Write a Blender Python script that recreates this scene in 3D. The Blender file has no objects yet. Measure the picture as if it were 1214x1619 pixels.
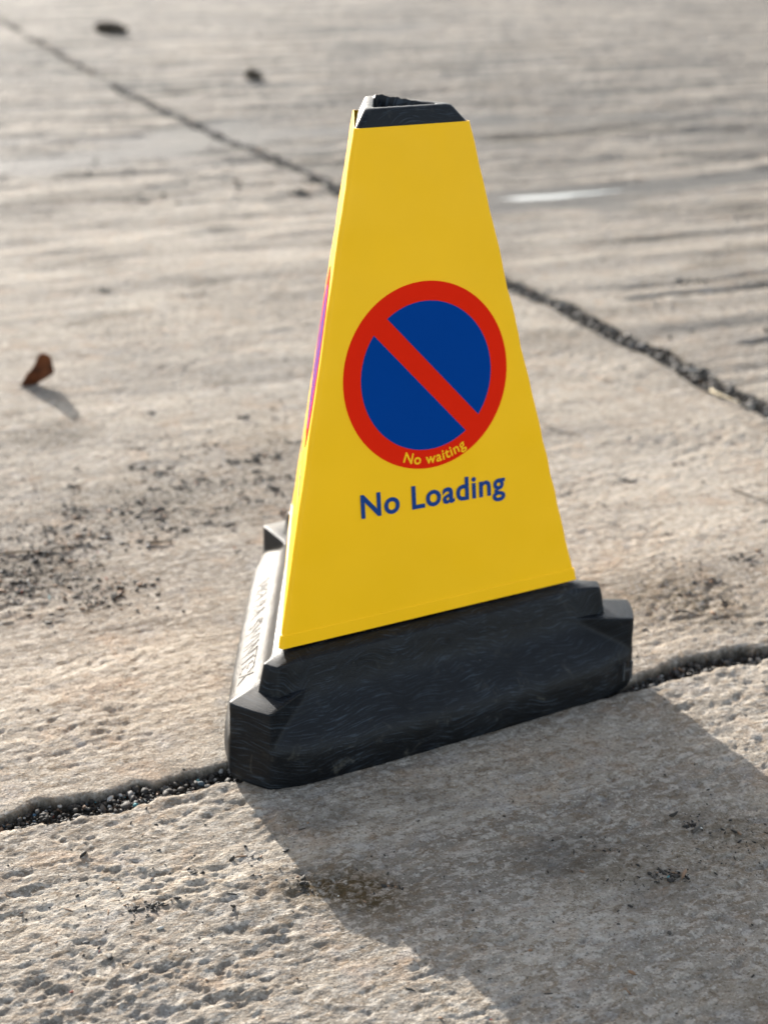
import bpy, math, random
import numpy as np
from mathutils import Vector, Matrix

# ------------------------------------------------------------------ camera, sky, sun, exposure
scene = bpy.context.scene
COL = scene.collection
R = math.radians

TILT, ROLL, CAM_H = 0.3936, 0.01624, 0.6645
cam_data = bpy.data.cameras.new('camera')
cam = bpy.data.objects.new('camera', cam_data)
COL.objects.link(cam)
fw = Vector((0, math.cos(TILT), -math.sin(TILT)))
up0 = Vector((0, math.sin(TILT), math.cos(TILT)))
rt0 = Vector((1, 0, 0))
rt = rt0 * math.cos(ROLL) + up0 * math.sin(ROLL)
up = up0 * math.cos(ROLL) - rt0 * math.sin(ROLL)
cam.matrix_world = Matrix(((rt.x, up.x, -fw.x, 0), (rt.y, up.y, -fw.y, 0), (rt.z, up.z, -fw.z, CAM_H), (0, 0, 0, 1)))
cam_data.sensor_fit = 'VERTICAL'
cam_data.sensor_height = 36.0
cam_data.lens = 54.0
cam_data.clip_start = 0.02
cam_data.clip_end = 3000
cam_data.dof.use_dof = True
cam_data.dof.focus_distance = 1.10
cam_data.dof.aperture_fstop = 6.0
scene.camera = cam

SUN_EL = 18.0
SUN_DIR = Vector((-0.457, 0.889, 0)).normalized() * math.cos(R(SUN_EL)) + Vector((0, 0, math.sin(R(SUN_EL))))
world = bpy.data.worlds.new('World')
scene.world = world
world.use_nodes = True
wn = world.node_tree
sky = wn.nodes.new('ShaderNodeTexSky')
sky.sky_type = 'NISHITA'
sky.sun_disc = False
sky.sun_elevation = R(SUN_EL)
sky.sun_rotation = math.atan2(SUN_DIR.x, SUN_DIR.y)
sky.air_density = 1.0
sky.dust_density = 1.5
sky.ozone_density = 0.5
bg = wn.nodes['Background']
haze_sat = wn.nodes.new('ShaderNodeHueSaturation')      # thin high haze: a paler sky than clear air gives
haze_sat.inputs['Saturation'].default_value = 0.58
wn.links.new(sky.outputs[0], haze_sat.inputs['Color'])
wn.links.new(haze_sat.outputs[0], bg.inputs[0])
bg.inputs[1].default_value = 0.15

sun_data = bpy.data.lights.new('sun', 'SUN')
sun_data.energy = 4.5
sun_data.angle = R(0.5)
sun_data.color = (1.0, 0.95, 0.88)
sun = bpy.data.objects.new('sun', sun_data)
sun.rotation_euler = SUN_DIR.to_track_quat('Z', 'Y').to_euler()
sun.location = (-2, 4, 3)
COL.objects.link(sun)

scene.view_settings.view_transform = 'Standard'
scene.view_settings.look = 'None'
scene.view_settings.exposure = 1.45
scene.view_settings.gamma = 1.0
scene.view_settings.use_curve_mapping = False

rng = np.random.default_rng(7)
random.seed(7)

# ------------------------------------------------------------------ helpers
def tag(o, label=None, cat=None, group=None, kind=None):
    if label: o['label'] = label
    if cat: o['category'] = cat
    if group: o['group'] = group
    if kind: o['kind'] = kind
    return o

def link_mesh(name, me, mat=None, parent=None):
    o = bpy.data.objects.new(name, me)
    COL.objects.link(o)
    if mat: me.materials.append(mat)
    if parent: o.parent = parent
    return o

def build(name, verts, faces, mat=None, parent=None, smooth=True, sharp=None):
    me = bpy.data.meshes.new(name)
    verts = np.asarray(verts, dtype=np.float32)
    if isinstance(faces, np.ndarray) and faces.ndim == 2:
        nf, k = faces.shape
        me.vertices.add(len(verts)); me.vertices.foreach_set('co', verts.ravel())
        me.loops.add(nf * k); me.loops.foreach_set('vertex_index', faces.astype(np.int32).ravel())
        me.polygons.add(nf); me.polygons.foreach_set('loop_start', np.arange(0, nf * k, k, dtype=np.int32))
        me.update(calc_edges=True)
    else:
        me.from_pydata([tuple(v) for v in verts], [], [tuple(int(i) for i in f) for f in faces])
        me.update()
    if smooth:
        me.polygons.foreach_set('use_smooth', np.ones(len(me.polygons), dtype=bool))
        if sharp: me.set_sharp_from_angle(angle=R(sharp))
    return link_mesh(name, me, mat, parent)

def vattr(o, name, vals):
    a = o.data.attributes.new(name, 'FLOAT', 'POINT')
    a.data.foreach_set('value', np.asarray(vals, dtype=np.float32))

def cattr(o, name, rgb):
    a = o.data.attributes.new(name, 'FLOAT_COLOR', 'POINT')
    c = np.ones((len(rgb), 4), dtype=np.float32); c[:, :3] = rgb
    a.data.foreach_set('color', c.ravel())

_perm = np.random.default_rng(11).permutation(256).astype(np.int64)
_perm = np.concatenate([_perm, _perm, _perm])
_ga = np.arange(256) / 256.0 * 2 * np.pi
_gx, _gy = np.cos(_ga).astype(np.float32), np.sin(_ga).astype(np.float32)
def perlin(x, y, seed=0):
    x = np.asarray(x, dtype=np.float64) + seed * 17.31; y = np.asarray(y, dtype=np.float64) + seed * 9.77
    xf = np.floor(x); yf = np.floor(y)
    xi = xf.astype(np.int64) & 255; yi = yf.astype(np.int64) & 255
    fx = (x - xf).astype(np.float32); fy = (y - yf).astype(np.float32)
    u = fx * fx * fx * (fx * (fx * 6 - 15) + 10); v = fy * fy * fy * (fy * (fy * 6 - 15) + 10)
    def g(ix, iy, dx, dy):
        h = _perm[_perm[ix] + iy]
        return _gx[h] * dx + _gy[h] * dy
    x1 = (xi + 1) & 255; y1 = (yi + 1) & 255
    a = g(xi, yi, fx, fy); b = g(x1, yi, fx - 1, fy); c = g(xi, y1, fx, fy - 1); d = g(x1, y1, fx - 1, fy - 1)
    return (a + u * (b - a)) * (1 - v) + (c + u * (d - c)) * v
def fbm(x, y, o=3, seed=0, gain=0.5):
    s = 0; a = 1.0; f = 1.0
    for k in range(o):
        s = s + a * perlin(x * f, y * f, seed + k); a *= gain; f *= 2.03
    return s
def sstep(a, b, x):
    t = np.clip((x - a) / (b - a), 0, 1); return t * t * (3 - 2 * t)

# ------------------------------------------------------------------ node material helpers
class M:
    def __init__(self, name, rough=0.8, spec=0.5):
        self.m = bpy.data.materials.new(name); self.m.use_nodes = True
        self.t = self.m.node_tree; self.b = self.t.nodes['Principled BSDF']
        self.b.inputs['Roughness'].default_value = rough
        self.b.inputs['Specular IOR Level'].default_value = spec
    def n(self, typ, **kw):
        nd = self.t.nodes.new(typ)
        for k, v in kw.items(): setattr(nd, k, v)
        return nd
    def l(self, a, b): self.t.links.new(a, b)
    def noise(self, vec, scale, detail=4, rough=0.55, dist=0.0):
        nd = self.n('ShaderNodeTexNoise'); nd.inputs['Scale'].default_value = scale
        nd.inputs['Detail'].default_value = detail; nd.inputs['Roughness'].default_value = rough
        nd.inputs['Distortion'].default_value = dist
        if vec is not None: self.l(vec, nd.inputs['Vector'])
        return nd.outputs['Fac']
    def ramp(self, fac, *stops):
        nd = self.n('ShaderNodeValToRGB'); cr = nd.color_ramp
        while len(cr.elements) < len(stops): cr.elements.new(0.5)
        for e, (p, c) in zip(cr.elements, stops):
            e.position = p; e.color = (c, c, c, 1) if isinstance(c, (int, float)) else (*c, 1)
        self.l(fac, nd.inputs[0]); return nd.outputs[0]
    def mix(self, fac, a, b, mode='MIX'):
        nd = self.n('ShaderNodeMix', data_type='RGBA', blend_type=mode)
        for sock, v in ((nd.inputs[0], fac), (nd.inputs[6], a), (nd.inputs[7], b)):
            if isinstance(v, (int, float)): sock.default_value = v
            elif isinstance(v, tuple): sock.default_value = (*v, 1)
            else: self.l(v, sock)
        return nd.outputs[2]
    def math(self, op, a, b=0.0):
        nd = self.n('ShaderNodeMath', operation=op)
        for sock, v in ((nd.inputs[0], a), (nd.inputs[1], b)):
            if isinstance(v, (int, float)): sock.default_value = v
            else: self.l(v, sock)
        return nd.outputs[0]
    def mapping(self, vec, scale=(1, 1, 1), rot=(0, 0, 0)):
        nd = self.n('ShaderNodeMapping'); nd.inputs['Scale'].default_value = scale; nd.inputs['Rotation'].default_value = rot
        self.l(vec, nd.inputs[0]); return nd.outputs[0]
    def attr(self, name, out='Fac'):
        nd = self.n('ShaderNodeAttribute', attribute_name=name); return nd.outputs[out]
    def bump(self, h, strength, dist, normal=None):
        nd = self.n('ShaderNodeBump'); nd.inputs['Strength'].default_value = strength; nd.inputs['Distance'].default_value = dist
        self.l(h, nd.inputs['Height'])
        if normal is not None: self.l(normal, nd.inputs['Normal'])
        return nd.outputs[0]
    def setp(self, name, v):
        s = self.b.inputs[name]
        if isinstance(v, (int, float)): s.default_value = v
        elif isinstance(v, tuple): s.default_value = (*v, 1)
        else: self.l(v, s)

# --- stamped concrete
def concrete():
    m = M('stamped_concrete', 0.95, 0.12)
    P = m.n('ShaderNodeTexCoord').outputs['Object']
    Q = m.mapping(P, (1, 1, 1), (0, 0, R(-25)))
    broad = m.ramp(m.noise(P, 3.2, 3, 0.6), (0.30, (0.150, 0.130, 0.108)), (0.5, (0.205, 0.184, 0.157)), (0.70, (0.245, 0.224, 0.196)))
    # damp and dirt drawn out in bands along the slabs
    c = m.mix(m.ramp(m.noise(m.mapping(Q, (0.55, 4.5, 1)), 2.2, 5, 0.68, 0.3), (0.44, 0.0), (0.60, 0.8)), broad, (0.098, 0.088, 0.078))
    c = m.mix(m.ramp(m.noise(m.mapping(Q, (0.8, 1.6, 1)), 7, 5, 0.7, 0.5), (0.52, 0.0), (0.70, 0.6)), c, (0.11, 0.099, 0.088))
    # mottled flakes of the release colour
    fl = m.noise(m.mapping(Q, (1, 1.6, 1)), 85, 4, 0.66, 0.8)
    c = m.mix(m.ramp(fl, (0.38, 0.8), (0.50, 0.0)), c, (0.105, 0.082, 0.060))
    c = m.mix(m.ramp(m.noise(m.mapping(Q, (1, 1.5, 1)), 105, 3, 0.62, 0.4), (0.51, 0.0), (0.60, 0.55)), c, (0.285, 0.268, 0.245))
    c = m.mix(m.ramp(m.noise(P, 19, 3, 0.65, 0.5), (0.54, 0.0), (0.70, 0.5)), c, (0.185, 0.132, 0.092))
    c = m.mix(m.ramp(m.noise(P, 26, 3, 0.65, 0.5), (0.56, 0.0), (0.70, 0.45)), c, (0.175, 0.17, 0.17))
    # sand grains
    sp = m.noise(P, 480, 2, 0.65)
    c = m.mix(m.ramp(sp, (0.32, 0.8), (0.44, 0.0)), c, (0.062, 0.050, 0.040))
    c = m.mix(m.ramp(sp, (0.60, 0.0), (0.72, 0.65)), c, (0.36, 0.335, 0.30))
    c = m.mix(1.0, c, (1.44, 1.40, 1.33), 'MULTIPLY')
    fm = m.math('MULTIPLY', m.attr('shade_film'), m.ramp(m.noise(m.mapping(Q, (0.35, 3.0, 1)), 3.5, 5, 0.68, 0.3), (0.40, 0.08), (0.57, 1.0)))  # shade of far bumps painted into the colour, broken into dirty bands
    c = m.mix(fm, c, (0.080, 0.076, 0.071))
    # brown stain and soil
    bn = m.ramp(m.noise(P, 170, 3, 0.75, 0.5), (0.36, 0.0), (0.56, 1.0))
    c = m.mix(m.math('MULTIPLY', m.attr('stain'), bn), c, (0.055, 0.038, 0.018))
    sn = m.ramp(m.noise(P, 230, 3, 0.75, 0.4), (0.40, 0.0), (0.58, 1.0))
    c = m.mix(m.math('MULTIPLY', m.attr('soil'), sn), c, (0.040, 0.032, 0.023))
    c = m.mix(m.math('MULTIPLY', m.attr('edge'), m.ramp(m.noise(P, 240, 4, 0.7), (0.25, 0.55), (0.6, 1.0))), c, (0.030, 0.025, 0.019))
    wet = m.attr('wet')
    c = m.mix(m.math('MULTIPLY', wet, 0.75), c, (0.06, 0.058, 0.056))
    m.setp('Base Color', c)
    rg = m.ramp(m.noise(P, 40, 3), (0.3, 0.88), (0.7, 1.0))
    m.setp('Roughness', m.mix(wet, rg, (0.8, 0.8, 0.8)))
    g = m.math('ADD', m.noise(P, 420, 3, 0.65), m.math('MULTIPLY', m.noise(m.mapping(Q, (0.8, 1.25, 1)), 150, 3, 0.65), 0.9))
    swell = m.noise(m.mapping(Q, (0.4, 1.6, 1)), 22, 3, 0.6)
    m.setp('Normal', m.bump(g, 0.9, 0.0016, m.bump(swell, 0.5, 0.006)))
    return m.m
MAT_CONC = concrete()

def soil():
    m = M('joint_soil', 0.95, 0.2)
    P = m.n('ShaderNodeTexCoord').outputs['Object']
    m.setp('Base Color', m.ramp(m.noise(P, 180, 5, 0.7), (0.3, (0.035, 0.029, 0.023)), (0.55, (0.10, 0.085, 0.068)), (0.75, (0.22, 0.19, 0.155))))
    m.setp('Normal', m.bump(m.noise(P, 300, 5, 0.7), 0.9, 0.004))
    return m.m
MAT_SOIL = soil()

def attr_mat(name, rough, spec=0.4, bump=900):
    m = M(name, rough, spec)
    P = m.n('ShaderNodeTexCoord').outputs['Object']
    c = m.mix(m.ramp(m.noise(P, bump, 3), (0.35, 0.0), (0.7, 0.5)), m.attr('tint', 'Color'), m.mix(0.5, m.attr('tint', 'Color'), (0.03, 0.027, 0.022)))
    m.setp('Base Color', c)
    m.setp('Normal', m.bump(m.noise(P, bump, 4), 0.5, 0.0006))
    return m.m
MAT_BITS = attr_mat('loose_bits', 0.75)

def rubber():
    m = M('black_moulded_plastic', 0.42, 0.24)
    uv = m.n('ShaderNodeUVMap', uv_map='UVMap').outputs[0]
    P = m.n('ShaderNodeTexCoord').outputs['Object']
    # flow lines of the moulding: fine hairs, bent by a slow swirl
    sw = m.n('ShaderNodeTexNoise'); sw.inputs['Scale'].default_value = 11; sw.inputs['Detail'].default_value = 2
    m.l(uv, sw.inputs['Vector'])
    off = m.n('ShaderNodeVectorMath', operation='MULTIPLY_ADD')
    m.l(sw.outputs['Color'], off.inputs[0]); off.inputs[1].default_value = (0.06, 0.06, 0); m.l(uv, off.inputs[2])
    hv = m.mapping(off.outputs[0], (36, 600, 1))
    hair = m.noise(hv, 1.0, 4, 0.6, 0.05)
    hv2 = m.mapping(off.outputs[0], (80, 1250, 1), (0, 0, R(2)))
    hair2 = m.noise(hv2, 1.0, 2, 0.5, 0.05)
    hm = m.math('ADD', hair, m.math('MULTIPLY', hair2, 0.6))
    broad = m.noise(P, 28, 4, 0.6)
    lines = m.ramp(hm, (0.86, 0.0), (0.93, 1.0))
    amt = m.math('MULTIPLY', lines, m.ramp(broad, (0.35, 0.25), (0.62, 1.0)))
    c = m.mix(m.ramp(broad, (0.35, 0.0), (0.7, 1.0)), (0.0015, 0.0022, 0.0032), (0.0040, 0.0056, 0.0078))
    c = m.mix(m.math('MULTIPLY', amt, 0.8), c, (0.030, 0.040, 0.052))
    # dust scuffs
    c = m.mix(m.math('MULTIPLY', m.ramp(m.noise(P, 60, 5, 0.7, 0.6), (0.58, 0.0), (0.78, 0.35)), m.attr('dust')), c, (0.20, 0.19, 0.16))
    c = m.mix(m.ramp(m.noise(P, 700, 2), (0.76, 0.0), (0.80, 0.5)), c, (0.3, 0.28, 0.25))
    m.setp('Base Color', c)
    m.setp('Roughness', m.ramp(m.math('ADD', m.math('MULTIPLY', hair, 0.6), m.math('MULTIPLY', broad, 0.4)), (0.35, 0.40), (0.65, 0.58)))
    nb = m.bump(hm, 0.45, 0.0007)
    m.setp('Normal', m.bump(m.noise(P, 480, 4, 0.6), 0.16, 0.0006, nb))
    return m.m
MAT_RUB = rubber()

def print_mat(name, col, rough=0.42, spec=0.2):
    m = M(name, rough, spec)
    P = m.n('ShaderNodeTexCoord').outputs['Object']
    dk = tuple(c * 0.95 for c in col)
    c = m.mix(m.ramp(m.noise(P, 9, 4, 0.6), (0.35, 0.0), (0.7, 1.0)), dk, col)
    c = m.mix(m.ramp(m.noise(P, 900, 2), (0.77, 0.0), (0.82, 0.45)), c, tuple(x * 0.35 for x in col))
    m.setp('Base Color', c)
    m.setp('Roughness', m.ramp(m.noise(P, 35, 4), (0.3, rough - 0.06), (0.7, rough + 0.09)))
    nb = m.bump(m.noise(P, 7, 2), 0.25, 0.012)
    m.setp('Normal', m.bump(m.noise(P, 900, 2), 0.06, 0.0004, nb))
    return m.m
MAT_YEL = print_mat('yellow_sheet', (0.98, 0.535, 0.004))
MAT_RED = print_mat('red_print', (0.74, 0.020, 0.005), 0.85, 0.02)
MAT_BLU = print_mat('blue_print', (0.001, 0.046, 0.245), 0.85, 0.02)
MAT_NAVY = print_mat('blue_letter_print', (0.001, 0.042, 0.20))

def simple(name, col, col2, rough, scale, bump=0.3, spec=0.4):
    m = M(name, rough, spec)
    P = m.n('ShaderNodeTexCoord').outputs['Object']
    m.setp('Base Color', m.mix(m.ramp(m.noise(P, scale, 4, 0.6), (0.35, 0.0), (0.65, 1.0)), col, col2))
    m.setp('Normal', m.bump(m.noise(P, scale * 2, 4), bump, 0.002))
    return m.m
MAT_CLOD = simple('mud_clod', (0.03, 0.023, 0.016), (0.10, 0.078, 0.055), 0.95, 60)
MAT_LEAF = simple('dead_leaf', (0.045, 0.014, 0.006), (0.15, 0.045, 0.012), 0.45, 70)
MAT_TWIG = simple('dry_twig', (0.06, 0.045, 0.03), (0.14, 0.105, 0.07), 0.85, 200)
MAT_STRAW = simple('pale_straw', (0.34, 0.28, 0.17), (0.45, 0.38, 0.25), 0.7, 200)

def water():
    m = M('rain_water', 0.10, 0.4)
    P = m.n('ShaderNodeTexCoord').outputs['Object']
    m.setp('Base Color', (0.06, 0.055, 0.045))
    m.setp('Normal', m.bump(m.noise(P, 30, 2), 0.08, 0.002))
    return m.m
MAT_WATER = water()

# ------------------------------------------------------------------ ground: stamped slabs
A25 = R(25.0); CA, SA = math.cos(A25), math.sin(A25)
def to_st(x, y): return x * CA + y * SA, -x * SA + y * CA
def to_xy(s, t): return s * CA - t * SA, s * SA + t * CA

# front joint: t over s, and its half width
J1_S = np.array([-2, 0.10, 0.155, 0.184, 0.218, 0.252, 0.295, 0.325, 0.40, 0.55, 0.70, 0.722, 0.76, 0.79, 0.825, 0.868, 0.95, 3])
J1_T = np.array([1.006, 1.006, 1.007, 1.011, 1.010, 1.007, 1.011, 1.009, 1.007, 1.006, 1.002, 1.002, 1.009, 1.012, 1.011, 1.007, 1.006, 1.006])
J1_W = np.array([.008, .007, .007, .011, .013, .012, .010, .011, .010, .008, .007, .007, .011, .014, .012, .009, .009, .009])
# side joint: s over t
J2_T = np.array([-3, 0.9, 1.574, 1.723, 1.857, 2.005, 2.171, 2.314, 2.7, 3.264, 3.477, 3.987, 4.693, 5.083, 5.724, 6.652, 7.712, 12, 400])
J2_S = np.array([1.30, 1.30, 1.306, 1.315, 1.319, 1.323, 1.327, 1.318, 1.35, 1.385, 1.393, 1.378, 1.379, 1.388, 1.426, 1.477, 1.538, 1.75, 12.0])
def j1_t(s): return np.interp(s, J1_S, J1_T) + 0.0050 * fbm(s * 34, s * 0 + 3.3, 3, 5)
def j1_w(s): return np.interp(s, J1_S, J1_W) * 1.12 * (1 + 0.55 * fbm(s * 45, s * 0 + 8.1, 3, 6))
def j2_s(t): return np.interp(t, J2_T, J2_S) + 0.016 * fbm(t * 9, t * 0 + 1.7, 4, 9)
def j2_w(t): return (0.020 - 0.006 * sstep(2.8, 4.0, t)) * (1 + 0.6 * perlin(t * 9, t * 0 + 2.2, 10))
T_LEFT = [3.72]                    # cross joints left of the side joint
T_RIGHT = [3.03, 4.02]       # cross joints right of it

def cross_t(s, t0, sd): return t0 + 0.012 * fbm(s * 6, s * 0 + sd, 3, 20)

def slab_id(s, t):
    left = s < j2_s(t)
    idx = np.zeros(s.shape, dtype=np.int32)
    back = t >= j1_t(s)
    idx[left & back] = 1
    for k, t0 in enumerate(T_LEFT): idx[left & (t >= cross_t(s, t0, 4.4 + k))] = 2 + k
    r = ~left & back
    idx[r] = 10
    for k, t0 in enumerate(T_RIGHT): idx[r & (t >= cross_t(s, t0, 6.6 + k))] = 11 + k
    return idx

def joint_gap(s, t):
    """distance from the nearest joint's edge (negative inside a joint)"""
    left = s < j2_s(t)
    d = np.abs(t - j1_t(s)) - j1_w(s)
    d2 = np.where(t > j1_t(s), np.abs(s - j2_s(t)) - j2_w(t) + 0.030 * sstep(2.6, 3.6, t) * np.maximum(0, perlin(t * 2.6, t * 0 + 0.4, 73)), 9.0)
    d = np.minimum(d, d2)
    for k, t0 in enumerate(T_LEFT): d = np.minimum(d, np.where(left, np.abs(t - cross_t(s, t0, 4.4 + k)) + 0.004 + 0.010 * perlin(s * 5, s * 0, 71), 9.0))
    for k, t0 in enumerate(T_RIGHT): d = np.minimum(d, np.where(~left, np.abs(t - cross_t(s, t0, 6.6 + k)) + 0.003 + 0.010 * perlin(s * 4, s * 0, 72), 9.0))
    return d

OX, OY, TH = 0.0042, 1.2245, 0.5270      # the cone: place and turn

def blob(x, y, cx, cy, rx, ry, rot=0.0):
    c, sn = math.cos(rot), math.sin(rot)
    dx, dy = x - cx, y - cy
    return np.exp(-(((dx * c + dy * sn) / rx) ** 2 + ((-dx * sn + dy * c) / ry) ** 2))

def wetness(x, y):
    s, t = to_st(x, y)
    n = fbm(s * 2.2, t * 5, 4, 40) + 0.25 * fbm(s * 12, t * 20, 2, 44)
    w = 0.80 * blob(s, t, 0.95, 3.85, 0.75, 0.30) + 1.2 * blob(s, t, 2.15, 3.04, 0.65, 0.075) + 0.9 * blob(s, t, 2.4, 4.03, 0.9, 0.10)
    w += 0.8 * blob(s, t, 1.60, 2.93, 0.35, 0.12) + 0.5 * blob(s, t, 1.5, 4.1, 0.35, 0.2) + 0.5 * blob(s, t, 3.6, 6.8, 1.6, 0.16)
    return sstep(0.34, 0.72, w + 0.75 * n)

def relief(x, y):
    s, t = to_st(x, y)
    left = s < j2_s(t)
    front = t < j1_t(s)
    wx = 0.012 * perlin(s * 14, t * 14, 50); wy = 0.008 * perlin(s * 14, t * 14, 51)
    s2, t2 = s + wx, t + wy
    h = 0.0045 * fbm(s * 3.1, t * 3.1, 3, 30)
    rough = sstep(-0.25, 0.35, perlin(s * 4.2, t * 4.2, 31) + 0.35 * perlin(s * 11, t * 11, 33))
    amp = np.where(front, 0.62 + 0.38 * rough, np.where(left, 0.22 + 0.5 * rough, 0.35 + 0.5 * rough))
    amp = amp + 0.55 * blob(x, y, -0.27, 1.17, 0.15, 0.11) + 0.35 * blob(x, y, 0.33, 1.33, 0.12, 0.08)
    amp = amp * (0.55 + 0.75 * sstep(-0.35, 0.3, fbm(s * 9, t * 13, 2, 34)))
    # hammered stone lumps, drawn out along the joint
    lump = 0.7 * fbm(s2 * 34, t2 * 62, 4, 32, 0.6) + 0.55 * (0.42 - 1.5 * np.abs(perlin(s2 * 58, t2 * 88, 35)))
    pits = np.maximum(0, fbm(s2 * 60, t2 * 84, 3, 36) - 0.12)
    streak = fbm(s2 * 16, t2 * 150, 2, 38, 0.5)
    h = h + amp * (0.0026 * lump - 0.0050 * pits) + (0.0009 * np.where(front, 0.35, 1.0)) * streak * (0.35 + 0.65 * rough)
    # riven lines of the right-hand slab
    riv = ~left & ~front
    rl = -0.006 * np.maximum(0, fbm(s * 1.3, t * 15, 3, 60) - 0.05)
    for t0, s0, dpt in ((2.16, 1.45, .009), (1.868, 1.47, .009), (2.234, 1.47, .006), (2.55, 1.6, .007), (1.70, 1.42, .005)):
        tt = t0 + 0.012 * fbm(s * 5, s * 0 + t0 * 7, 2, 62)
        rl = rl - dpt * np.exp(-((t - tt) / 0.007) ** 2) * sstep(s0 - .03, s0 + .06, s)
    h = h + np.where(riv, rl, 0)
    # long shallow ripples farther off
    h = h + 0.011 * sstep(1.9, 4.0, t) * (fbm(s * 2.6, t * 12, 4, 64, 0.6) + 0.35 * fbm(s * 9, t * 16, 2, 66))
    return h

def footing(x, y):
    return sstep(0.25, 0.20, np.hypot(x - OX, y - OY))

def height(x, y, with_joint=True):
    s, t = to_st(x, y)
    w = wetness(x, y)
    h = relief(x, y)
    h = h * (1 - 0.75 * w) - 0.003 * w
    f = footing(x, y)
    h = np.minimum(h, 0.0045)
    h = (h - 0.0022) * (1 - f) + f * (np.clip(h, -0.002, 0.002) * 0.35 - 0.0016)
    if with_joint:
        d = joint_gap(s, t) + 0.0030 * fbm(x * 70, y * 70, 4, 70, 0.6)
        lip = np.where(d < 0.006, -0.0025 * np.clip((0.006 - d) / 0.006, 0, 1) ** 2, 0)
        h = h + lip - 0.030 * sstep(0.0006, -0.0046, d)
    return h

FLOOR = -0.0135
def fan_grid():
    ys = list(np.linspace(-1.2, 0.60, 40)[:-1])
    y = 0.60
    while y < 12.5:
        ys.append(y); y += 0.00118 * (y / 0.8) ** 1.7
    while y < 420: ys.append(y); y *= 1.22
    ys = np.array(ys)
    u = np.linspace(-1, 1, 761)
    hw = np.maximum(0.12 + 0.36 * ys, 0.36) + 0.5 * np.maximum(0, ys - 9) * 0.3
    X = hw[:, None] * u[None, :]
    Y = np.repeat(ys[:, None], len(u), 1)
    return X, Y

X, Y = fan_grid()
S_, T_ = to_st(X, Y)
Z = height(X, Y)
ID = slab_id(S_, T_)
WET = wetness(X, Y)
STAIN = np.clip(1.2 * blob(X, Y, -0.010, 0.903, 0.036, 0.026, -0.5) + 0.8 * blob(X, Y, -0.050, 0.905, 0.028, 0.013) + 0.55 * blob(X, Y, 0.175, 0.935, 0.06, 0.035)
    + 0.55 * blob(X, Y, 0.27, 0.985, 0.05, 0.04) + 0.6 * blob(X, Y, 0.28, 1.40, 0.10, 0.06, 0.4) + 0.4 * blob(X, Y, 0.33, 1.36, 0.06, 0.05)
    + 0.4 * blob(X, Y, -0.14, 1.86, 0.12, 0.10) + 0.35 * blob(X, Y, 0.27, 0.80, 0.07, 0.03), 0, 1)
SOIL = np.clip(0.85 * blob(X, Y, -0.36, 1.42, 0.09, 0.06) + 0.75 * blob(X, Y, -0.26, 1.62, 0.14, 0.08, -0.2)
    + 0.75 * sstep(0.12, 0.55, fbm(S_ * 3.3, T_ * 5.5, 4, 47)) * sstep(1.35, 1.8, Y) * sstep(9, 5, Y) + 0.4 * blob(X, Y, -0.12, 1.72, 0.09, 0.09)
    + 0.8 * sstep(0.0, 0.5, fbm(S_ * 1.1, T_ * 10, 4, 48)) * sstep(2.2, 3.2, Y) * np.where(S_ > j2_s(T_), 1.0, 0.6)
    + 0.35 * blob(X, Y, 0.29, 1.0, 0.04, 0.05) + 0.30 * blob(X, Y, 0.13, 0.96, 0.03, 0.02) + 0.5 * blob(X, Y, 0.33, 1.34, 0.04, 0.02)
    + 0.35 * blob(X, Y, -0.28, 2.5, 0.25, 0.2)
    + 0.45 * sstep(0.05, 0.0, joint_gap(S_, T_)) * sstep(1.5, 2.2, Y), 0, 1)

EDGE = sstep(0.0028, -0.0008, joint_gap(S_, T_) + 0.0030 * fbm(X * 70, Y * 70, 4, 70, 0.6))
SHADE_FILM = np.clip(0.85 * sstep(2.3, 4.6, T_) + np.where(S_ > j2_s(T_), 0.30, 0.0) + 0.35 * sstep(0.0, 0.45, fbm(S_ * 2.2, T_ * 3.4, 3, 49)) * sstep(1.2, 1.6, T_), 0, 0.9)  # painted bump shade, growing with distance, plus dirtier right slabs and patches
ny, nx = X.shape
fid = np.arange((ny - 1) * nx).reshape(ny - 1, nx)[:, :-1]
QUADS = np.stack([fid, fid + 1, fid + nx + 1, fid + nx], -1).reshape(-1, 4)
V = np.stack([X, Y, Z], -1).reshape(-1, 3)
idf, zf = ID.ravel(), Z.ravel()

ground = build('ground', [(-600, -300, FLOOR - .004), (600, -300, FLOOR - .004), (600, 900, FLOOR - .004), (-600, 900, FLOOR - .004)], [(0, 1, 2, 3)], MAT_SOIL, smooth=False)
tag(ground, kind='structure')
ids4 = idf[QUADS]
for sid in np.unique(idf):
    keep = (ids4 == sid).any(1) & (zf[QUADS].max(1) > FLOOR - 0.010) & (ids4.min(1) == sid)
    q = QUADS[keep]
    if len(q) == 0: continue
    used = np.unique(q)
    remap = np.full(len(V), -1, dtype=np.int64); remap[used] = np.arange(len(used))
    o = build('stamped_slab', V[used], remap[q], MAT_CONC, ground)
    vattr(o, 'wet', WET.ravel()[used]); vattr(o, 'stain', STAIN.ravel()[used]); vattr(o, 'soil', SOIL.ravel()[used]); vattr(o, 'edge', EDGE.ravel()[used]); vattr(o, 'shade_film', SHADE_FILM.ravel()[used])

# puddle lying in the cross joint of the right-hand slabs
ps = []
for k in range(64):
    a = 2 * math.pi * k / 64
    rr = 1 + 0.22 * math.sin(3 * a + 1) + 0.12 * math.sin(7 * a)
    s_, t_ = 1.82 + 0.14 * rr * math.cos(a), 3.010 + 0.018 * rr * math.sin(a)
    ps.append((*to_xy(s_, t_), -0.0045))
puddle = build('puddle', ps, [list(range(64))], MAT_WATER, smooth=False)
tag(puddle, kind='structure')

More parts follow.
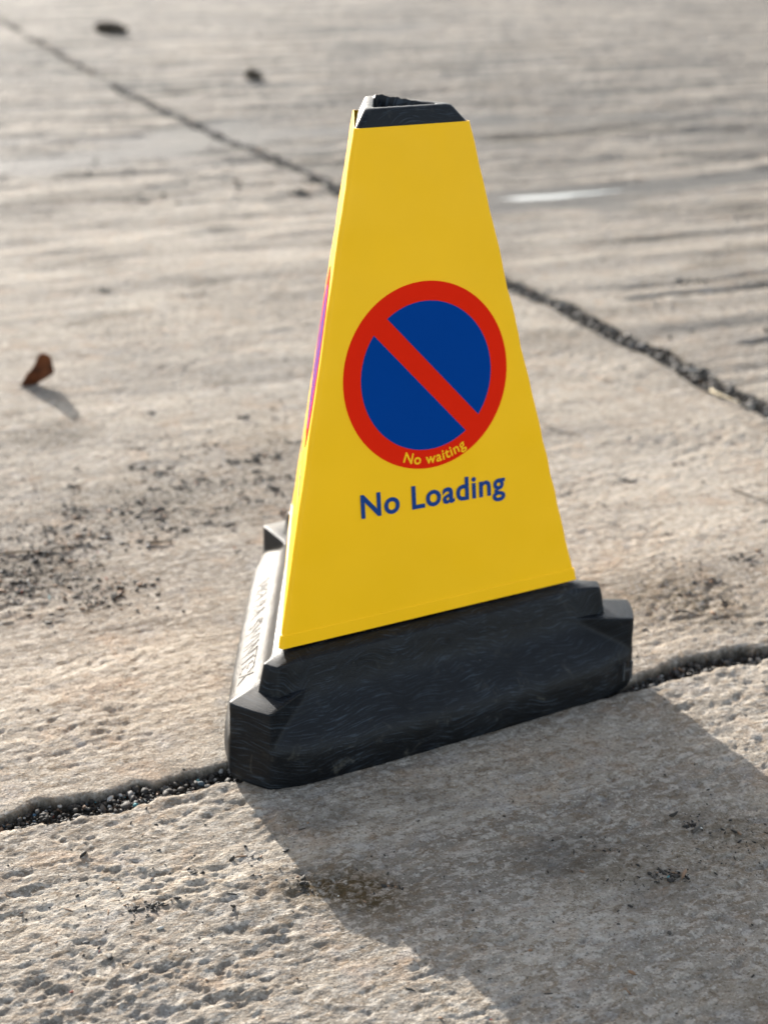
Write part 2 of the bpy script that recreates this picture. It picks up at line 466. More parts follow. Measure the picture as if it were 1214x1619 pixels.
# ------------------------------------------------------------------ the cone
cone = bpy.data.objects.new('no_waiting_cone', None)
COL.objects.link(cone)
cone.location = (OX, OY, 0.0)
cone.rotation_euler = (0, 0, TH)      # local: front face looks to -Y, its edge runs along X
tag(cone, 'yellow three-sided no loading cone on a black moulded base', 'traffic cone')
CORN = [R(210), R(-30), R(90)]        # outward directions of the three corners
FACE = [R(-90), R(30), R(150)]        # outward directions of the three faces

# --- base: slices of a rounded triangle with three feet and three upper noses
PROF_Z = np.array([-.001, .004, .010, .024, .031, .036, .042, .049, .055, .059, .064, .072, .084, .0885, .0905, .0925])
PROF_A = np.array([.1290, .1312, .1319, .1315, .1300, .1265, .1205, .1135, .1070, .1033, .1005, .0978, .0948, .0930, .0895, .0840])
RBL, HW, ZBL = 0.2160, 0.0203, 0.0668
RTI, HWT, ZTI = 0.1845, 0.0080, 0.0905
_pz = np.linspace(PROF_Z[0], PROF_Z[-1], 400); _pa = np.interp(_pz, PROF_Z, PROF_A)
_kk = np.exp(-(np.arange(-40, 41) * (_pz[1] - _pz[0]) / 0.0030) ** 2); _kk /= _kk.sum()
_sm = np.convolve(np.pad(_pa, 40, 'edge'), _kk, 'valid')
_sm = np.where(_pz > 0.082, _pa * sstep(.082, .086, _pz) + _sm * (1 - sstep(.082, .086, _pz)), _sm)
PROF_Z, PROF_A = _pz, _sm
def smin(a, b, k):
    h = np.clip(0.5 + 0.5 * (b - a) / k, 0, 1)
    return b + (a - b) * h - k * h * (1 - h)
def rbox(al, of, end, hw, rr):
    qx = np.abs(al - end / 2) - (end / 2 - rr); qy = np.abs(of) - (hw - rr)
    return np.hypot(np.maximum(qx, 0), np.maximum(qy, 0)) + np.minimum(np.maximum(qx, qy), 0) - rr
def base_sd(x, y, z, block, tier):
    a = np.interp(z, PROF_Z, PROF_A)
    d = None
    for f in FACE:
        e = x * math.cos(f) + y * math.sin(f) - a
        tn = -x * math.sin(f) + y * math.cos(f)
        e = e - 0.0025 * np.clip(1 - (tn / 0.16) ** 2, 0, 1) * sstep(.05, .02, z)      # sides bulge a little near the ground
        e = e + 0.0050 * sstep(.140, .176, np.abs(tn)) * sstep(.045, .02, z)
        d = e if d is None else -smin(-d, -e, 0.012)
    lim = RBL - 0.0006 if block else RTI + 0.0035
    for c in CORN:      # the triangle is cut off flush with the ends of the feet
        d = -smin(-d, -(x * math.cos(c) + y * math.sin(c) - lim + (0.0025 * sstep(0.009, -0.001, z) ** 2 if block else 0.0)), 0.005)
    for c in CORN:
        al = x * math.cos(c) + y * math.sin(c); of = -x * math.sin(c) + y * math.cos(c)
        if tier:
            ins = 0.0018 - np.sqrt(np.maximum(0, 0.0018 ** 2 - np.maximum(0, z - (ZTI - 0.0018)) ** 2))
            end = RTI + 0.0048 * np.clip((ZTI - z) / (ZTI - ZBL), 0, 1)
            d = smin(d, rbox(al, of, end, HWT + 0.0025 * np.clip((ZTI - z) / (ZTI - ZBL), 0, 1), 0.0032) + ins, 0.006)
        if block:
            ins = 0.0013 - np.sqrt(np.maximum(0, 0.0013 ** 2 - np.maximum(0, z - (ZBL - 0.0013)) ** 2))
            bot = 0.0025 * sstep(0.009, -0.001, z) ** 2
            end = RBL - 4.0 * of ** 2 + 0.001 * (1 - z / ZBL)
            d = smin(d, rbox(al, of, end, HW, 0.0028) + ins + bot, 0.0028)
    return d
NPHI = 2400
phi = np.linspace(0, 2 * np.pi, NPHI, endpoint=False)
cphi, sphi = np.cos(phi), np.sin(phi)
lv = [(z, True, True) for z in np.concatenate([np.linspace(-.001, .016, 12), np.linspace(.018, .064, 34), np.linspace(.0648, ZBL - .0001, 10)])]
lv += [(ZBL - .00005, False, True)] + [(z, False, True) for z in np.concatenate([np.linspace(.0682, .086, 14), np.linspace(.087, ZTI - .0001, 9)])]
lv += [(ZTI - .00002, False, False), (.0915, False, False), (.0925, False, False)]
rings = []
for z, bl, ti in lv:
    lo = np.full(NPHI, 0.02); hi = np.full(NPHI, 0.30)
    for _ in range(26):
        mid = (lo + hi) / 2
        ins_ = base_sd(mid * cphi, mid * sphi, z, bl, ti) < 0
        lo = np.where(ins_, mid, lo); hi = np.where(ins_, hi, mid)
    rr = (lo + hi) / 2
    # slight unevenness of the moulding
    rr = rr + 0.0006 * fbm(phi * 6, phi * 0 + z * 60, 2, 80)
    rings.append(np.stack([rr * cphi, rr * sphi, np.full(NPHI, z)], 1))
rings.append(np.stack([0.07 * cphi, 0.07 * sphi, np.full(NPHI, 0.0926)], 1))
BV = np.concatenate(rings); nr = len(rings)
# worn upper edges: tiny dents
fi = np.arange(NPHI); fj = (fi + 1) % NPHI
BF = np.concatenate([np.stack([k * NPHI + fi, k * NPHI + fj, (k + 1) * NPHI + fj, (k + 1) * NPHI + fi], 1) for k in range(nr - 1)])
base = build('base', BV, BF, MAT_RUB, cone, True, 38)
base.location = (0.0008, -0.0005, 0)
vattr(base, 'dust', np.clip(1.2 - BV[:, 2] / 0.05, 0.25, 1))
ring_xy = rings[0][:, :2]
uu = np.concatenate([[0], np.cumsum(np.hypot(*(np.roll(ring_xy, -1, 0) - ring_xy).T))])
vv = [np.zeros(NPHI)]
for k in range(1, nr): vv.append(vv[-1] + np.linalg.norm(rings[k] - rings[k - 1], axis=1))
vv = np.stack(vv)
UV = np.zeros((nr - 1, NPHI, 4, 2), dtype=np.float32)
for k in range(nr - 1):
    UV[k, :, 0] = np.stack([uu[:-1], vv[k][fi]], 1); UV[k, :, 1] = np.stack([uu[1:], vv[k][fj]], 1)
    UV[k, :, 2] = np.stack([uu[1:], vv[k + 1][fj]], 1); UV[k, :, 3] = np.stack([uu[:-1], vv[k + 1][fi]], 1)
ul = base.data.uv_layers.new(name='UVMap'); ul.data.foreach_set('uv', UV.ravel())

# --- text
def text_mesh(body, bold=0.0, depth=0.0, spacing=1.0, res=6):
    cu = bpy.data.curves.new('lettering', 'FONT')
    cu.body = body; cu.size = 1.0; cu.offset = bold; cu.extrude = depth; cu.resolution_u = res; cu.space_character = spacing
    ob = bpy.data.objects.new('lettering', cu); COL.objects.link(ob)
    dg = bpy.context.evaluated_depsgraph_get()
    me = bpy.data.meshes.new_from_object(ob.evaluated_get(dg))
    bpy.data.objects.remove(ob); bpy.data.curves.remove(cu)
    co = np.zeros(len(me.vertices) * 3, dtype=np.float32); me.vertices.foreach_get('co', co)
    me.materials.clear()
    return me, co.reshape(-1, 3)
def set_co(me, co):
    me.vertices.foreach_set('co', np.asarray(co, dtype=np.float32).ravel()); me.update()
NCAP = 0.727   # cap height of the built-in face, checked below
_m, _c = text_mesh('N'); NCAP = float(_c[:, 1].max()); bpy.data.meshes.remove(_m)

# --- raised maker's lettering on each sloping side of the base
ra, rz_ = np.array([.1265, .1070]), np.array([.036, .055])
slope = np.array([ra[1] - ra[0], rz_[1] - rz_[0]]); slope /= np.linalg.norm(slope)
me_e, co_e = text_mesh('MELBA SWINTEX', 0.0, 0.03, 1.08)
cw = co_e[:, 0].max() - co_e[:, 0].min()
LEN, HGT = 0.190, 0.0185
us = (co_e[:, 0] - co_e[:, 0].min()) / cw * LEN - LEN * 0.5 + 0.004
vs = co_e[:, 1] / NCAP * HGT
ws = co_e[:, 2] / 0.03 * 0.0006 + 0.0002
def on_slope(us, vs, ws):
    a = ra[0] + slope[0] * (vs + 0.0025) + slope[1] * ws
    z = rz_[0] + slope[1] * (vs + 0.0025) - slope[0] * ws
    return np.stack([us, -a, z], 1)
set_co(me_e, on_slope(us, vs, ws))
me_e.polygons.foreach_set('use_smooth', np.zeros(len(me_e.polygons), dtype=bool))
me_e.materials.append(MAT_RUB)
me_e.attributes.new('dust', 'FLOAT', 'POINT')
emb = bpy.data.objects.new('embossed_lettering', me_e); COL.objects.link(emb); emb.parent = base
emb.rotation_euler = (0, 0, R(240))
# small square mark on the front of the right foot
def box(c, h):
    v = [(c[0] + sx * h[0], c[1] + sy * h[1], c[2] + sz * h[2]) for sz in (-1, 1) for sy in (-1, 1) for sx in (-1, 1)]
    f = [(0, 2, 3, 1), (4, 5, 7, 6), (0, 1, 5, 4), (2, 6, 7, 3), (0, 4, 6, 2), (1, 3, 7, 5)]
    return v, f
def boxes(lst):
    V_, F_ = [], []
    for c, h in lst:
        v, f = box(c, h); n = len(V_); V_ += v; F_ += [tuple(i + n for i in q) for q in f]
    return V_, F_

MAT_MARK = simple('worn_moulding', (0.018, 0.021, 0.025), (0.04, 0.045, 0.05), 0.5, 300)
mv, mf = boxes([((.1625, -.1326, .0215), (.0011, .0009, .0085)), ((.1705, -.1322, .0215), (.0011, .0009, .0085)), ((.1665, -.1324, .0225), (.0030, .0008, .0012))])
build('moulded_mark', mv, mf, MAT_MARK, base, False)

# --- rounded triangle rings for the sheet and the top of the body
def tri_ring(a, rc, nside, narc):
    pts = []
    for k in range(3):
        # corner k between face k-1... start along face FACE[k] from one corner to the next
        f = FACE[k]; nx_, ny_ = math.cos(f), math.sin(f); tx, ty = -ny_, nx_
        L = a * math.sqrt(3) - rc * math.sqrt(3)
        for i in range(nside):
            t = -L + 2 * L * i / (nside - 1)
            pts.append((a * nx_ + t * tx, a * ny_ + t * ty))
        cx, cy = (a - rc) * nx_ + L * tx, (a - rc) * ny_ + L * ty
        for i in range(1, narc):
            g = f + R(120) * i / narc
            pts.append((cx + rc * math.cos(g), cy + rc * math.sin(g)))
    return np.array(pts)
def loft(levels, nside=24, narc=6, wob=0.0):
    vs_ = []
    for a, rc, z in levels:
        p = tri_ring(a, rc, nside, narc)
        if wob:
            ang = np.arctan2(p[:, 1], p[:, 0]); rr = np.hypot(p[:, 0], p[:, 1])
            edge = sstep(1.55, 1.95, rr / a)
            rr = rr + wob * edge * fbm(ang * 2, ang * 0 + z * 34, 3, 90)
            p = np.stack([rr * np.cos(ang), rr * np.sin(ang)], 1)
        vs_.append(np.concatenate([p, np.full((len(p), 1), z)], 1))
    n = len(vs_[0]); V_ = np.concatenate(vs_)
    i = np.arange(n); j = (i + 1) % n
    F_ = np.concatenate([np.stack([k * n + i, k * n + j, (k + 1) * n + j, (k + 1) * n + i], 1) for k in range(len(vs_) - 1)])
    return V_, F_
RYB, ZYB, RYT, ZYT = 0.1676, 0.0942, 0.0612, 0.4869
def a_of(z): return (RYB + (RYT - RYB) * (z - ZYB) / (ZYT - ZYB)) / 2
levels = []
levels.append((a_of(ZYB) - .0016, .005, ZYB + .0005))
levels.append((a_of(ZYB) + .0002, .0032, ZYB))
ZF = ZYB + 0.0105
levels += [(a_of(z) + .0009, .0032, z) for z in np.linspace(ZYB + .0004, ZF, 6)]
levels += [(a_of(z) + .0002, .0032, z) for z in np.linspace(ZF + .0006, ZYT, 70)]
levels.append((a_of(ZYT) - .0006, .0030, ZYT + .0001))
SV, SF = loft(levels, 30, 7, 0.0011)
SKEW = 0.047      # the wrapped sheet does not sit quite true: its rear fold stands a little to the left
def skew(v):
    v = np.array(v, dtype=np.float64); v[:, 0] -= SKEW * (v[:, 1] + a_of(v[:, 2])); return v
SV = skew(SV)
sleeve = build('printed_sleeve', SV, SF, MAT_YEL, cone, True, 35)
SHIFT = (0.0006, 0.0022, 0.0006)
sleeve.rotation_euler = (0, 0, -0.011)
sleeve.location = SHIFT

# --- prints on each face of the sleeve
F_UP = Vector((0, (a_of(ZYB) - a_of(ZYT)), ZYT - ZYB)).normalized()
F_N = Vector((0, -F_UP.z, F_UP.y))
F_O = Vector((0, -a_of(ZYB), ZYB))
def on_face(u, v, w):
    return np.stack([u, F_O.y + v * F_UP.y + w * F_N.y, F_O.z + v * F_UP.z + w * F_N.z], 1)
CU, CV, RO, RI = 0.0010, 0.2011, 0.0757, 0.0602
BAR_A, BAR_H = R(-47.5), 0.0085
W1 = 0.0006
def spin(v, rot):
    v = np.array(v, dtype=np.float64); c, s = math.cos(rot), math.sin(rot)
    return skew(np.stack([v[:, 0] * c - v[:, 1] * s, v[:, 0] * s + v[:, 1] * c, v[:, 2]], 1))
def disc(name, pts, mat, w, rot):
    pts = np.asarray(pts); n = len(pts)
    v = np.concatenate([on_face(pts[:, 0], pts[:, 1], np.full(n, w)), on_face(pts[:, 0], pts[:, 1], np.full(n, w - 0.0004))])
    f = [list(range(n))] + [(i, i + n, (i + 1) % n + n, (i + 1) % n) for i in range(n)]
    return build(name, spin(v, rot), f, mat, sleeve, False)
circ = [(CU + RO * math.cos(2 * math.pi * k / 160), CV + RO * math.sin(2 * math.pi * k / 160)) for k in range(160)]
def half(sign):
    # circle segment on one side of the bar
    d = Vector((math.cos(BAR_A), math.sin(BAR_A))); nrm = Vector((-d.y, d.x)) * sign
    h = math.asin(BAR_H / RI)
    pts = []
    for k in range(91):
        g = h + (math.pi - 2 * h) * k / 90
        p = d * (RI * math.cos(g)) + nrm * (RI * math.sin(g)); pts.append((CU + p.x, CV + p.y))
    return pts if sign > 0 else pts[::-1]

def flat_text(body, bold, place, spacing=1.0):
    me, co = text_mesh(body, bold, 0.0, spacing, 8)
    co = np.stack([co[:, 0], co[:, 1]], 1)
    xy = place(co)
    set_co(me, on_face(xy[:, 0], xy[:, 1], np.full(len(xy), W1 + 0.0003)))
    return me
def place_nl(co):
    w = co[:, 0].max() - co[:, 0].min(); u = (co[:, 0] - co[:, 0].min()) / w
    return np.stack([-0.0655 + u * 0.1370, 0.0945 + co[:, 1] / NCAP * 0.0185 - u * 0.0022], 1)
def place_nw(co):
    w = co[:, 0].max() - co[:, 0].min(); u = (co[:, 0] - co[:, 0].min()) / w
    a0, a1 = math.atan2(133.2 - 201.1, -25.6 - 1.0), math.atan2(134.6 - 201.1, 36.4 - 1.0)
    ang = a0 + (a1 - a0) * u
    r = 0.0718 - co[:, 1] / NCAP * 0.0082
    return np.stack([CU + r * np.cos(ang), CV + r * np.sin(ang)], 1)
me_nl = flat_text('No Loading', 0.022, place_nl, 1.08)
me_nw = flat_text('No waiting', 0.018, place_nw, 1.08)
for k, rot in enumerate((0, R(120), R(240))):
    disc('red_roundel', circ, MAT_RED, W1, rot)
    disc('blue_panel', half(1), MAT_BLU, W1 + .0001, rot)
    disc('blue_panel', half(-1), MAT_BLU, W1 + .0001, rot)
    for nm, me, mt in (('no_loading_lettering', me_nl, MAT_NAVY), ('no_waiting_lettering', me_nw, MAT_YEL)):
        m2 = me.copy(); co = np.zeros(len(m2.vertices) * 3, dtype=np.float32); m2.vertices.foreach_get('co', co)
        set_co(m2, spin(co.reshape(-1, 3), rot)); link_mesh(nm, m2, mt, sleeve)

# --- open top of the black body
capl = [(a_of(.44) - .0012, .0036, .44), (a_of(.4855) - .0008, .0036, .4855), (.0293, .0040, .4880), (.0268, .0045, .4935), (.0252, .0045, .4970), (.0243, .005, .4990), (.0232, .005, .4998),
        (.0195, .004, .5000), (.0176, .0035, .4996), (.0170, .003, .4985), (.0175, .003, .48), (.026, .003, .40), (.04, .003, .30)]
CVv, CFf = loft(capl, 40, 6)
top_r = np.hypot(CVv[:, 0], CVv[:, 1])
mk = CVv[:, 2] > 0.495
nz = fbm(CVv[:, 0] * 200, CVv[:, 1] * 200, 3, 95)
inner = mk & (np.arange(len(CVv)) // (len(CVv) // len(capl)) >= 7)
CVv[inner, 2] += 0.0004 * nz[inner]
CVv[mk, 0] += 0.0004 * nz[mk]
# ragged flash on the far inner edge
far = inner & (CVv[:, 0] * math.cos(R(30)) + CVv[:, 1] * math.sin(R(30)) > 0.0155) & (CVv[:, 0] < 0.022) & (np.arange(len(CVv)) // (len(CVv) // len(capl)) >= 8)
CVv[far, 2] += np.maximum(0, 0.0030 * sstep(0.024, -0.004, CVv[far, 0]) + 0.0007 * nz[far])
cap = build('open_top', CVv, CFf, MAT_RUB, cone, True, 40)
cap.location = SHIFT
cap.rotation_euler = (0, 0, -0.011)
vattr(cap, 'dust', np.full(len(CVv), 0.6))
n_ = len(CVv) // len(capl)
uvc = np.zeros((len(CFf), 4, 2), dtype=np.float32)
cl = np.arange(n_) / n_ * 0.25
for k in range(len(capl) - 1):
    i = np.arange(n_)
    for c_, (di, dk) in enumerate(((0, 0), (1, 0), (1, 1), (0, 1))):
        uvc[k * n_:(k + 1) * n_, c_, 0] = (i + di) / n_ * 0.25
        uvc[k * n_:(k + 1) * n_, c_, 1] = (k + dk) * 0.004
cap.data.uv_layers.new(name='UVMap').data.foreach_set('uv', uvc.ravel())
emb_uv = emb.data.uv_layers.get('UVMap') or emb.data.uv_layers.new(name='UVMap')
li = np.zeros(len(emb.data.loops), dtype=np.int32); emb.data.loops.foreach_get('vertex_index', li)
emb_uv.data.foreach_set('uv', np.stack([us[li] + 0.3, vs[li] + 0.04], 1).astype(np.float32).ravel())

# ------------------------------------------------------------------ loose things on the ground
ICO_V = []
_p = (1 + 5 ** .5) / 2
for a_, b_ in ((-1, _p), (1, _p), (-1, -_p), (1, -_p)): ICO_V.append((a_, b_, 0))
for a_, b_ in ((-1, _p), (1, _p), (-1, -_p), (1, -_p)): ICO_V.append((0, a_, b_))
for a_, b_ in ((_p, -1), (_p, 1), (-_p, -1), (-_p, 1)): ICO_V.append((a_, 0, b_))
ICO_V = np.array(ICO_V) / math.hypot(1, _p)
ICO_F = np.array([(0, 11, 5), (0, 5, 1), (0, 1, 7), (0, 7, 10), (0, 10, 11), (1, 5, 9), (5, 11, 4), (11, 10, 2), (10, 7, 6), (7, 1, 8), (3, 9, 4), (3, 4, 2), (3, 2, 6), (3, 6, 8), (3, 8, 9), (4, 9, 5), (2, 4, 11), (6, 2, 10), (8, 6, 7), (9, 8, 1)])

def scatter(name, pts, sizes, aspect, tints, mat, label, cat, sink=0.3, spiky=0.35):
    """pts (n,3), sizes (n,), aspect (n,3) -> one mesh of small broken stones"""
    n = len(pts)
    jit = 1 + spiky * (rng.random((n, 12)) - 0.5) * 2
    v = ICO_V[None] * jit[:, :, None] * aspect[:, None, :] * sizes[:, None, None] * 0.5
    yaw = rng.random(n) * 2 * np.pi; pit = rng.normal(0, 0.35, n)
    c, s = np.cos(pit)[:, None], np.sin(pit)[:, None]
    x, z = v[:, :, 0] * c - v[:, :, 2] * s, v[:, :, 0] * s + v[:, :, 2] * c
    y = v[:, :, 1]
    c, s = np.cos(yaw)[:, None], np.sin(yaw)[:, None]
    v = np.stack([x * c - y * s, x * s + y * c, z], -1)
    v = v + pts[:, None, :]
    v[:, :, 2] += (aspect[:, 2] * sizes * 0.5 * (1 - 2 * sink))[:, None]
    F_ = (ICO_F[None] + (np.arange(n) * 12)[:, None, None]).reshape(-1, 3)
    o = build(name, v.reshape(-1, 3), F_, mat, None, False)
    cattr(o, 'tint', np.repeat(tints, 12, 0))
    tag(o, label, cat, kind='stuff')
    return o

PAL = np.array([(.018, .015, .012), (.032, .027, .021), (.07, .06, .05), (.15, .14, .13), (.30, .28, .25), (.50, .48, .44), (.07, .10, .12), (.04, .13, .22), (.06, .22, .24), (.28, .07, .04), (.20, .12, .07)])
PW = np.array([.30, .24, .16, .09, .06, .035, .03, .007, .006, .008, .04]); PW /= PW.sum()
def pick(n, w=PW): return PAL[rng.choice(len(PAL), n, p=w)] * (0.8 + 0.4 * rng.random((n, 1)))

# gravel packed in the front joint
n = 5600
s_ = np.where(rng.random(n) < .5, rng.uniform(-0.05, 0.42, n), rng.uniform(0.66, 1.15, n))
tt = j1_t(s_) + j1_w(s_) * rng.uniform(-1.05, 1.05, n)
gx, gy = to_xy(s_, tt)
sz = np.clip(rng.lognormal(math.log(.0016), .72, n), .0007, .0078)
fl = FLOOR + 0.0022 + 0.0035 * rng.random(n) + 0.0025 * perlin(s_ * 60, s_ * 0, 3)
asp = np.stack([rng.uniform(.9, 1.4, n), rng.uniform(.7, 1.0, n), rng.uniform(.45, .8, n)], 1)
scatter('joint_gravel', np.stack([gx, gy, fl], 1), sz, asp, pick(n) * 0.75, MAT_BITS, 'fine mixed gravel packed in the joint beside the cone base', 'gravel')

# crumbs filling the side joint and the farther ones
n = 12000
t_ = rng.uniform(1.3, 5.5, n) ** 1.0
s_ = j2_s(t_) + j2_w(t_) * rng.uniform(-1.25, 1.25, n)
gx, gy = to_xy(s_, t_)
sz = np.clip(rng.lognormal(math.log(.0028), .7, n), .0011, .016)
asp = np.stack([rng.uniform(.9, 1.5, n), rng.uniform(.6, 1.0, n), rng.uniform(.4, .8, n)], 1)
PW2 = np.array([.36, .30, .2, .09, .03, .004, .01, .0, .0, .0, .02]); PW2 /= PW2.sum()
scatter('joint_crumbs', np.stack([gx, gy, FLOOR + .004 + .006 * rng.random(n)], 1), sz, asp, pick(n, PW2), MAT_BITS, 'dark soil crumbs filling the joint behind the cone', 'soil crumbs')

# crumbs and grit lying on the slabs: loose clusters and a thin sprinkling
CL = [(-.36, 1.42, .055, .045, 900, .0030), (-.30, 1.37, .05, .018, 160, .0026), (-.255, 1.60, .11, .05, 1100, .0025), (-.17, 1.70, .08, .06, 700, .0025), (-.25, 1.85, .15, .10, 350, .0026), (-.33, 1.52, .05, .04, 330, .0030),
      (.33, 1.45, .04, .03, 120, .0026), (.29, 1.37, .05, .03, 120, .0022), (.24, 1.31, .05, .03, 60, .0022), (.185, .940, .040, .022, 110, .0020), (.265, .985, .03, .025, 110, .0022),
      (-.015, .905, .02, .014, 70, .0014), (-.17, .86, .05, .05, 120, .0024), (-.12, .92, .05, .03, 60, .0022), (.31, 1.60, .10, .09, 110, .0030), (-.30, 2.45, .2, .15, 160, .004), (-.1, 1.9, .1, .1, 160, .0035), (.75, 2.4, .25, .25, 160, .006), (-.7, 3.6, .4, .2, 200, .008)]
pts, szs = [], []
for cx, cy, sx, sy, k, sz in CL:
    k1 = int(k * 1.25)
    pts.append(np.stack([rng.normal(cx, sx, k1), rng.normal(cy, sy, k1)], 1)); szs.append(np.clip(rng.lognormal(math.log(sz * .42), .6, k1), sz * .2, sz * 2.2))
    for c_ in range(max(2, k // 40)):        # crumbly clumps
        m_ = int(rng.integers(8, 34)); qx, qy = rng.normal(cx, sx), rng.normal(cy, sy); sp_ = sz * rng.uniform(.8, 2.6)
        pts.append(np.stack([rng.normal(qx, sp_ * 1.5, m_), rng.normal(qy, sp_, m_)], 1)); szs.append(np.clip(rng.lognormal(math.log(sz * .8), .5, m_), sz * .3, sz * 2.4))
k = 2300
yy = rng.uniform(0.72, 2.6, k) ** 1.0
pts.append(np.stack([rng.uniform(-1, 1, k) * (.12 + .33 * yy), yy], 1)); szs.append(np.clip(rng.lognormal(math.log(.0012), .5, k), .0006, .004))
pts = np.concatenate(pts); szs = np.concatenate(szs)
s_, t_ = to_st(pts[:, 0], pts[:, 1])
ok = (joint_gap(s_, t_) > 0.003) & (np.hypot(pts[:, 0] - OX, pts[:, 1] - OY) > 0.225)
pts, szs = pts[ok], szs[ok]; n = len(pts)
asp = np.stack([rng.uniform(.9, 1.9, n) * np.where(rng.random(n) < .10, 2.6, 1.0), rng.uniform(.5, 1.0, n), rng.uniform(.35, .75, n)], 1)
PW3 = np.array([.46, .30, .12, .03, .012, .006, .004, .0, .0015, .006, .12]); PW3 /= PW3.sum()
scatter('ground_grit', np.stack([pts[:, 0], pts[:, 1], height(pts[:, 0], pts[:, 1])], 1), szs, asp, pick(n, PW3), MAT_BITS, 'dark grit and soil crumbs strewn over the concrete', 'grit', 0.25, 0.4)

# clods of mud far behind
def clod(x, y, w, h, seed, label):
    r_ = np.random.default_rng(seed)
    nth, nla = 40, 16
    vs_, fs_ = [], []
    for i in range(nla):
        for j in range(nth):
            la = math.pi * (i + .02) / (nla - 1 + .04) - math.pi / 2; th = 2 * math.pi * j / nth
            vs_.append((math.cos(la) * math.cos(th), math.cos(la) * math.sin(th), math.sin(la)))
    vs_ = np.array(vs_)
    k = 1 + 0.55 * fbm(vs_[:, 0] * 1.6 + seed, vs_[:, 1] * 1.6 + vs_[:, 2], 3, seed) + 0.35 * fbm(vs_[:, 0] * 5, vs_[:, 2] * 5 + vs_[:, 1] * 3, 2, seed + 3)
    vs_ = vs_ * k[:, None] * np.array([w / 2, w * .28, h * .62])
    vs_[:, 2] += h * 0.35 * (1 + np.where(vs_[:, 0] < 0, .35, -.15))
    for i in range(nla - 1):
        for j in range(nth):
            fs_.append((i * nth + j, i * nth + (j + 1) % nth, (i + 1) * nth + (j + 1) % nth, (i + 1) * nth + j))
    vs_[:, 2] = np.maximum(vs_[:, 2], -0.01)
    o = build('mud_clod', vs_, fs_, MAT_CLOD)
    o.location = (x, y, float(height(np.array([x]), np.array([y]))[0]))
    tag(o, label, 'mud clod')
clod(-1.235, 7.05, .115, .05, 3, 'dark muddy clod in the far left, larger of the two lumps')
clod(-0.475, 5.50, .060, .030, 8, 'small dark mud lump on the concrete, nearer of the two lumps')

# curled dead leaf on edge
def leaf():
    nu, nv = 22, 12
    vs_, fs_ = [], []
    for i in range(nu):
        u = i / (nu - 1)
        wdt = 0.0195 * ((0.25 + 0.75 * math.sin(math.pi / 2 * u / 0.72)) if u < 0.72 else math.sqrt(max(0.02, 1 - ((u - 0.72) / 0.285) ** 2))) * (1 + 0.10 * math.sin(11 * u))
        for j in range(nv):
            v = -1 + 2 * j / (nv - 1)
            roll = 1.1 * (1 - .5 * u)
            x = -0.018 + 0.036 * u + 0.003 * math.sin(4 * u)
            yy = wdt * math.sin(v * roll) * 1.0
            zz = 0.004 + 0.026 * u ** 1.15 + wdt * (1 - math.cos(v * roll)) * 0.9 - 0.006 * max(0, u - .75) * 8 * max(0, v)
            # lean the blade over sideways so its face shows
            vs_.append((x + 0.35 * yy, yy * 0.55, max(0.0004, zz - v * wdt * 0.65 + 0.002 - 0.0085 * (1 - u))))
    for i in range(nu - 1):
        for j in range(nv - 1):
            a = i * nv + j; fs_.append((a, a + 1, a + nv + 1, a + nv))
    me = build('leaf_blade', vs_, fs_, MAT_LEAF)
    md = me.modifiers.new('thickness', 'SOLIDIFY'); md.thickness = 0.0006
    return me
lf = bpy.data.objects.new('fallen_leaf', None); COL.objects.link(lf)
lx, ly = -0.482, 2.040
lf.location = (lx, ly, float(height(np.array([lx - .022]), np.array([ly]))[0]) - 0.001)
lf.scale = (1.25, 1.25, 1.25)
tag(lf, 'curled brown dead leaf standing on the bare concrete at left', 'leaf')
lb = leaf(); lb.parent = lf

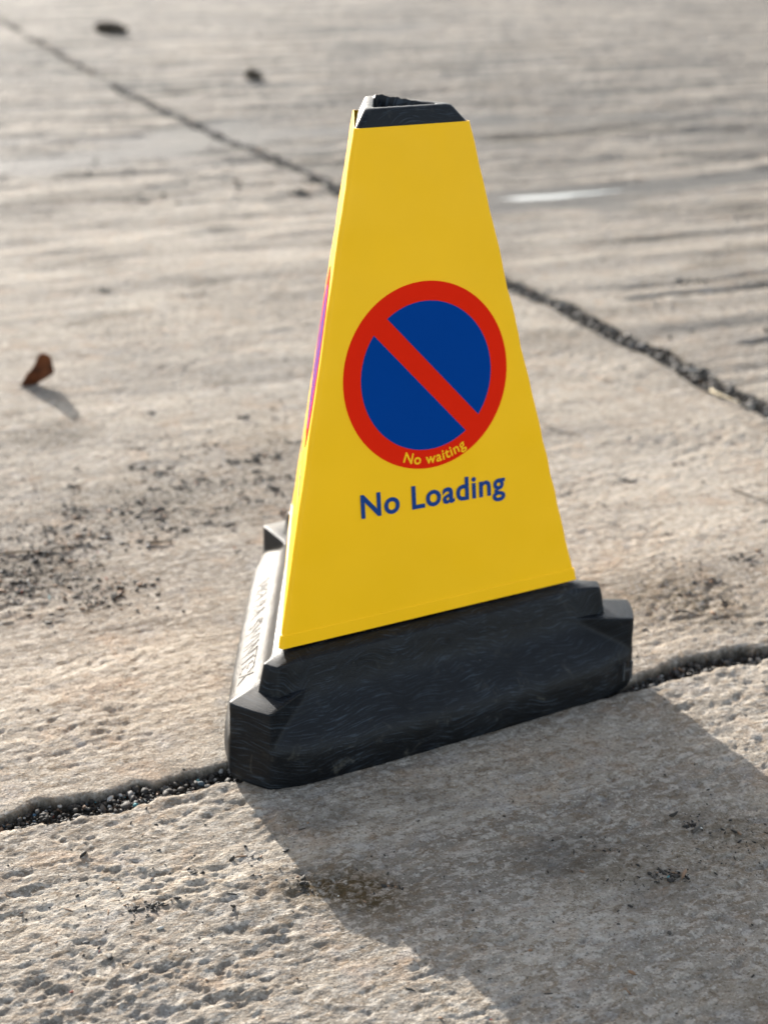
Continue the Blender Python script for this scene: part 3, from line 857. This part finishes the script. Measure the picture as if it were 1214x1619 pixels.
def tube(name, pts_, rad, mat, parent=None, nseg=7):
    vs_, fs_ = [], []
    for i, p in enumerate(pts_):
        p = Vector(p); d = (Vector(pts_[min(i + 1, len(pts_) - 1)]) - Vector(pts_[max(i - 1, 0)])).normalized()
        s = d.cross(Vector((0, 0, 1))).normalized(); t = s.cross(d)
        r = rad * (1 - 0.55 * i / (len(pts_) - 1)) * (1 + .2 * random.uniform(-1, 1))
        for k in range(nseg):
            a = 2 * math.pi * k / nseg; q = p + s * (r * math.cos(a)) + t * (r * math.sin(a)); vs_.append(tuple(q))
    for i in range(len(pts_) - 1):
        for k in range(nseg): fs_.append((i * nseg + k, i * nseg + (k + 1) % nseg, (i + 1) * nseg + (k + 1) % nseg, (i + 1) * nseg + k))
    fs_.append(tuple(range(nseg))[::-1]); fs_.append(tuple((len(pts_) - 1) * nseg + k for k in range(nseg)))
    return build(name, vs_, fs_, mat, parent)
tube('leaf_stalk', [(-0.018, 0, .004), (-0.024, 0.001, .0035), (-0.030, 0.003, .002), (-0.036, 0.004, .0012)], .0008, MAT_LEAF, lf)

def twig(x0, y0, x1, y1, rad, mat, label, name='twig', lift=.0008, cat='twig'):
    n = 9; pts_ = []
    bend = random.uniform(-.06, .06) * math.hypot(x1 - x0, y1 - y0)
    for i in range(n):
        u = i / (n - 1); b = math.sin(math.pi * u) * bend
        x = x0 + (x1 - x0) * u - (y1 - y0) * b / max(1e-6, math.hypot(x1 - x0, y1 - y0)); y = y0 + (y1 - y0) * u + (x1 - x0) * b / max(1e-6, math.hypot(x1 - x0, y1 - y0))
        pts_.append((x, y, float(height(np.array([x]), np.array([y]), False)[0]) + rad * .9 + lift))
    o = tube(name, pts_, rad, mat)
    tag(o, label, cat)
twig(-.415, 1.468, -.330, 1.487, .0016, MAT_TWIG, 'straight brown twig lying in the soil crumbs at the left edge')
twig(-.252, 1.503, -.226, 1.508, .0016, MAT_TWIG, 'short dark twig on clean concrete right of the soil crumbs')
twig(.208, 1.905, .240, 1.875, .0009, MAT_TWIG, 'thin grey twig beside the right edge of the yellow sleeve')
twig(.408, 1.685, .448, 1.640, .0011, MAT_TWIG, 'thin dark twig on the slab at right, below the side joint')
twig(.455, 2.055, .482, 1.995, .0022, MAT_STRAW, 'pale straw stem lying in the dark joint at right', 'straw_stem', .006, 'straw')
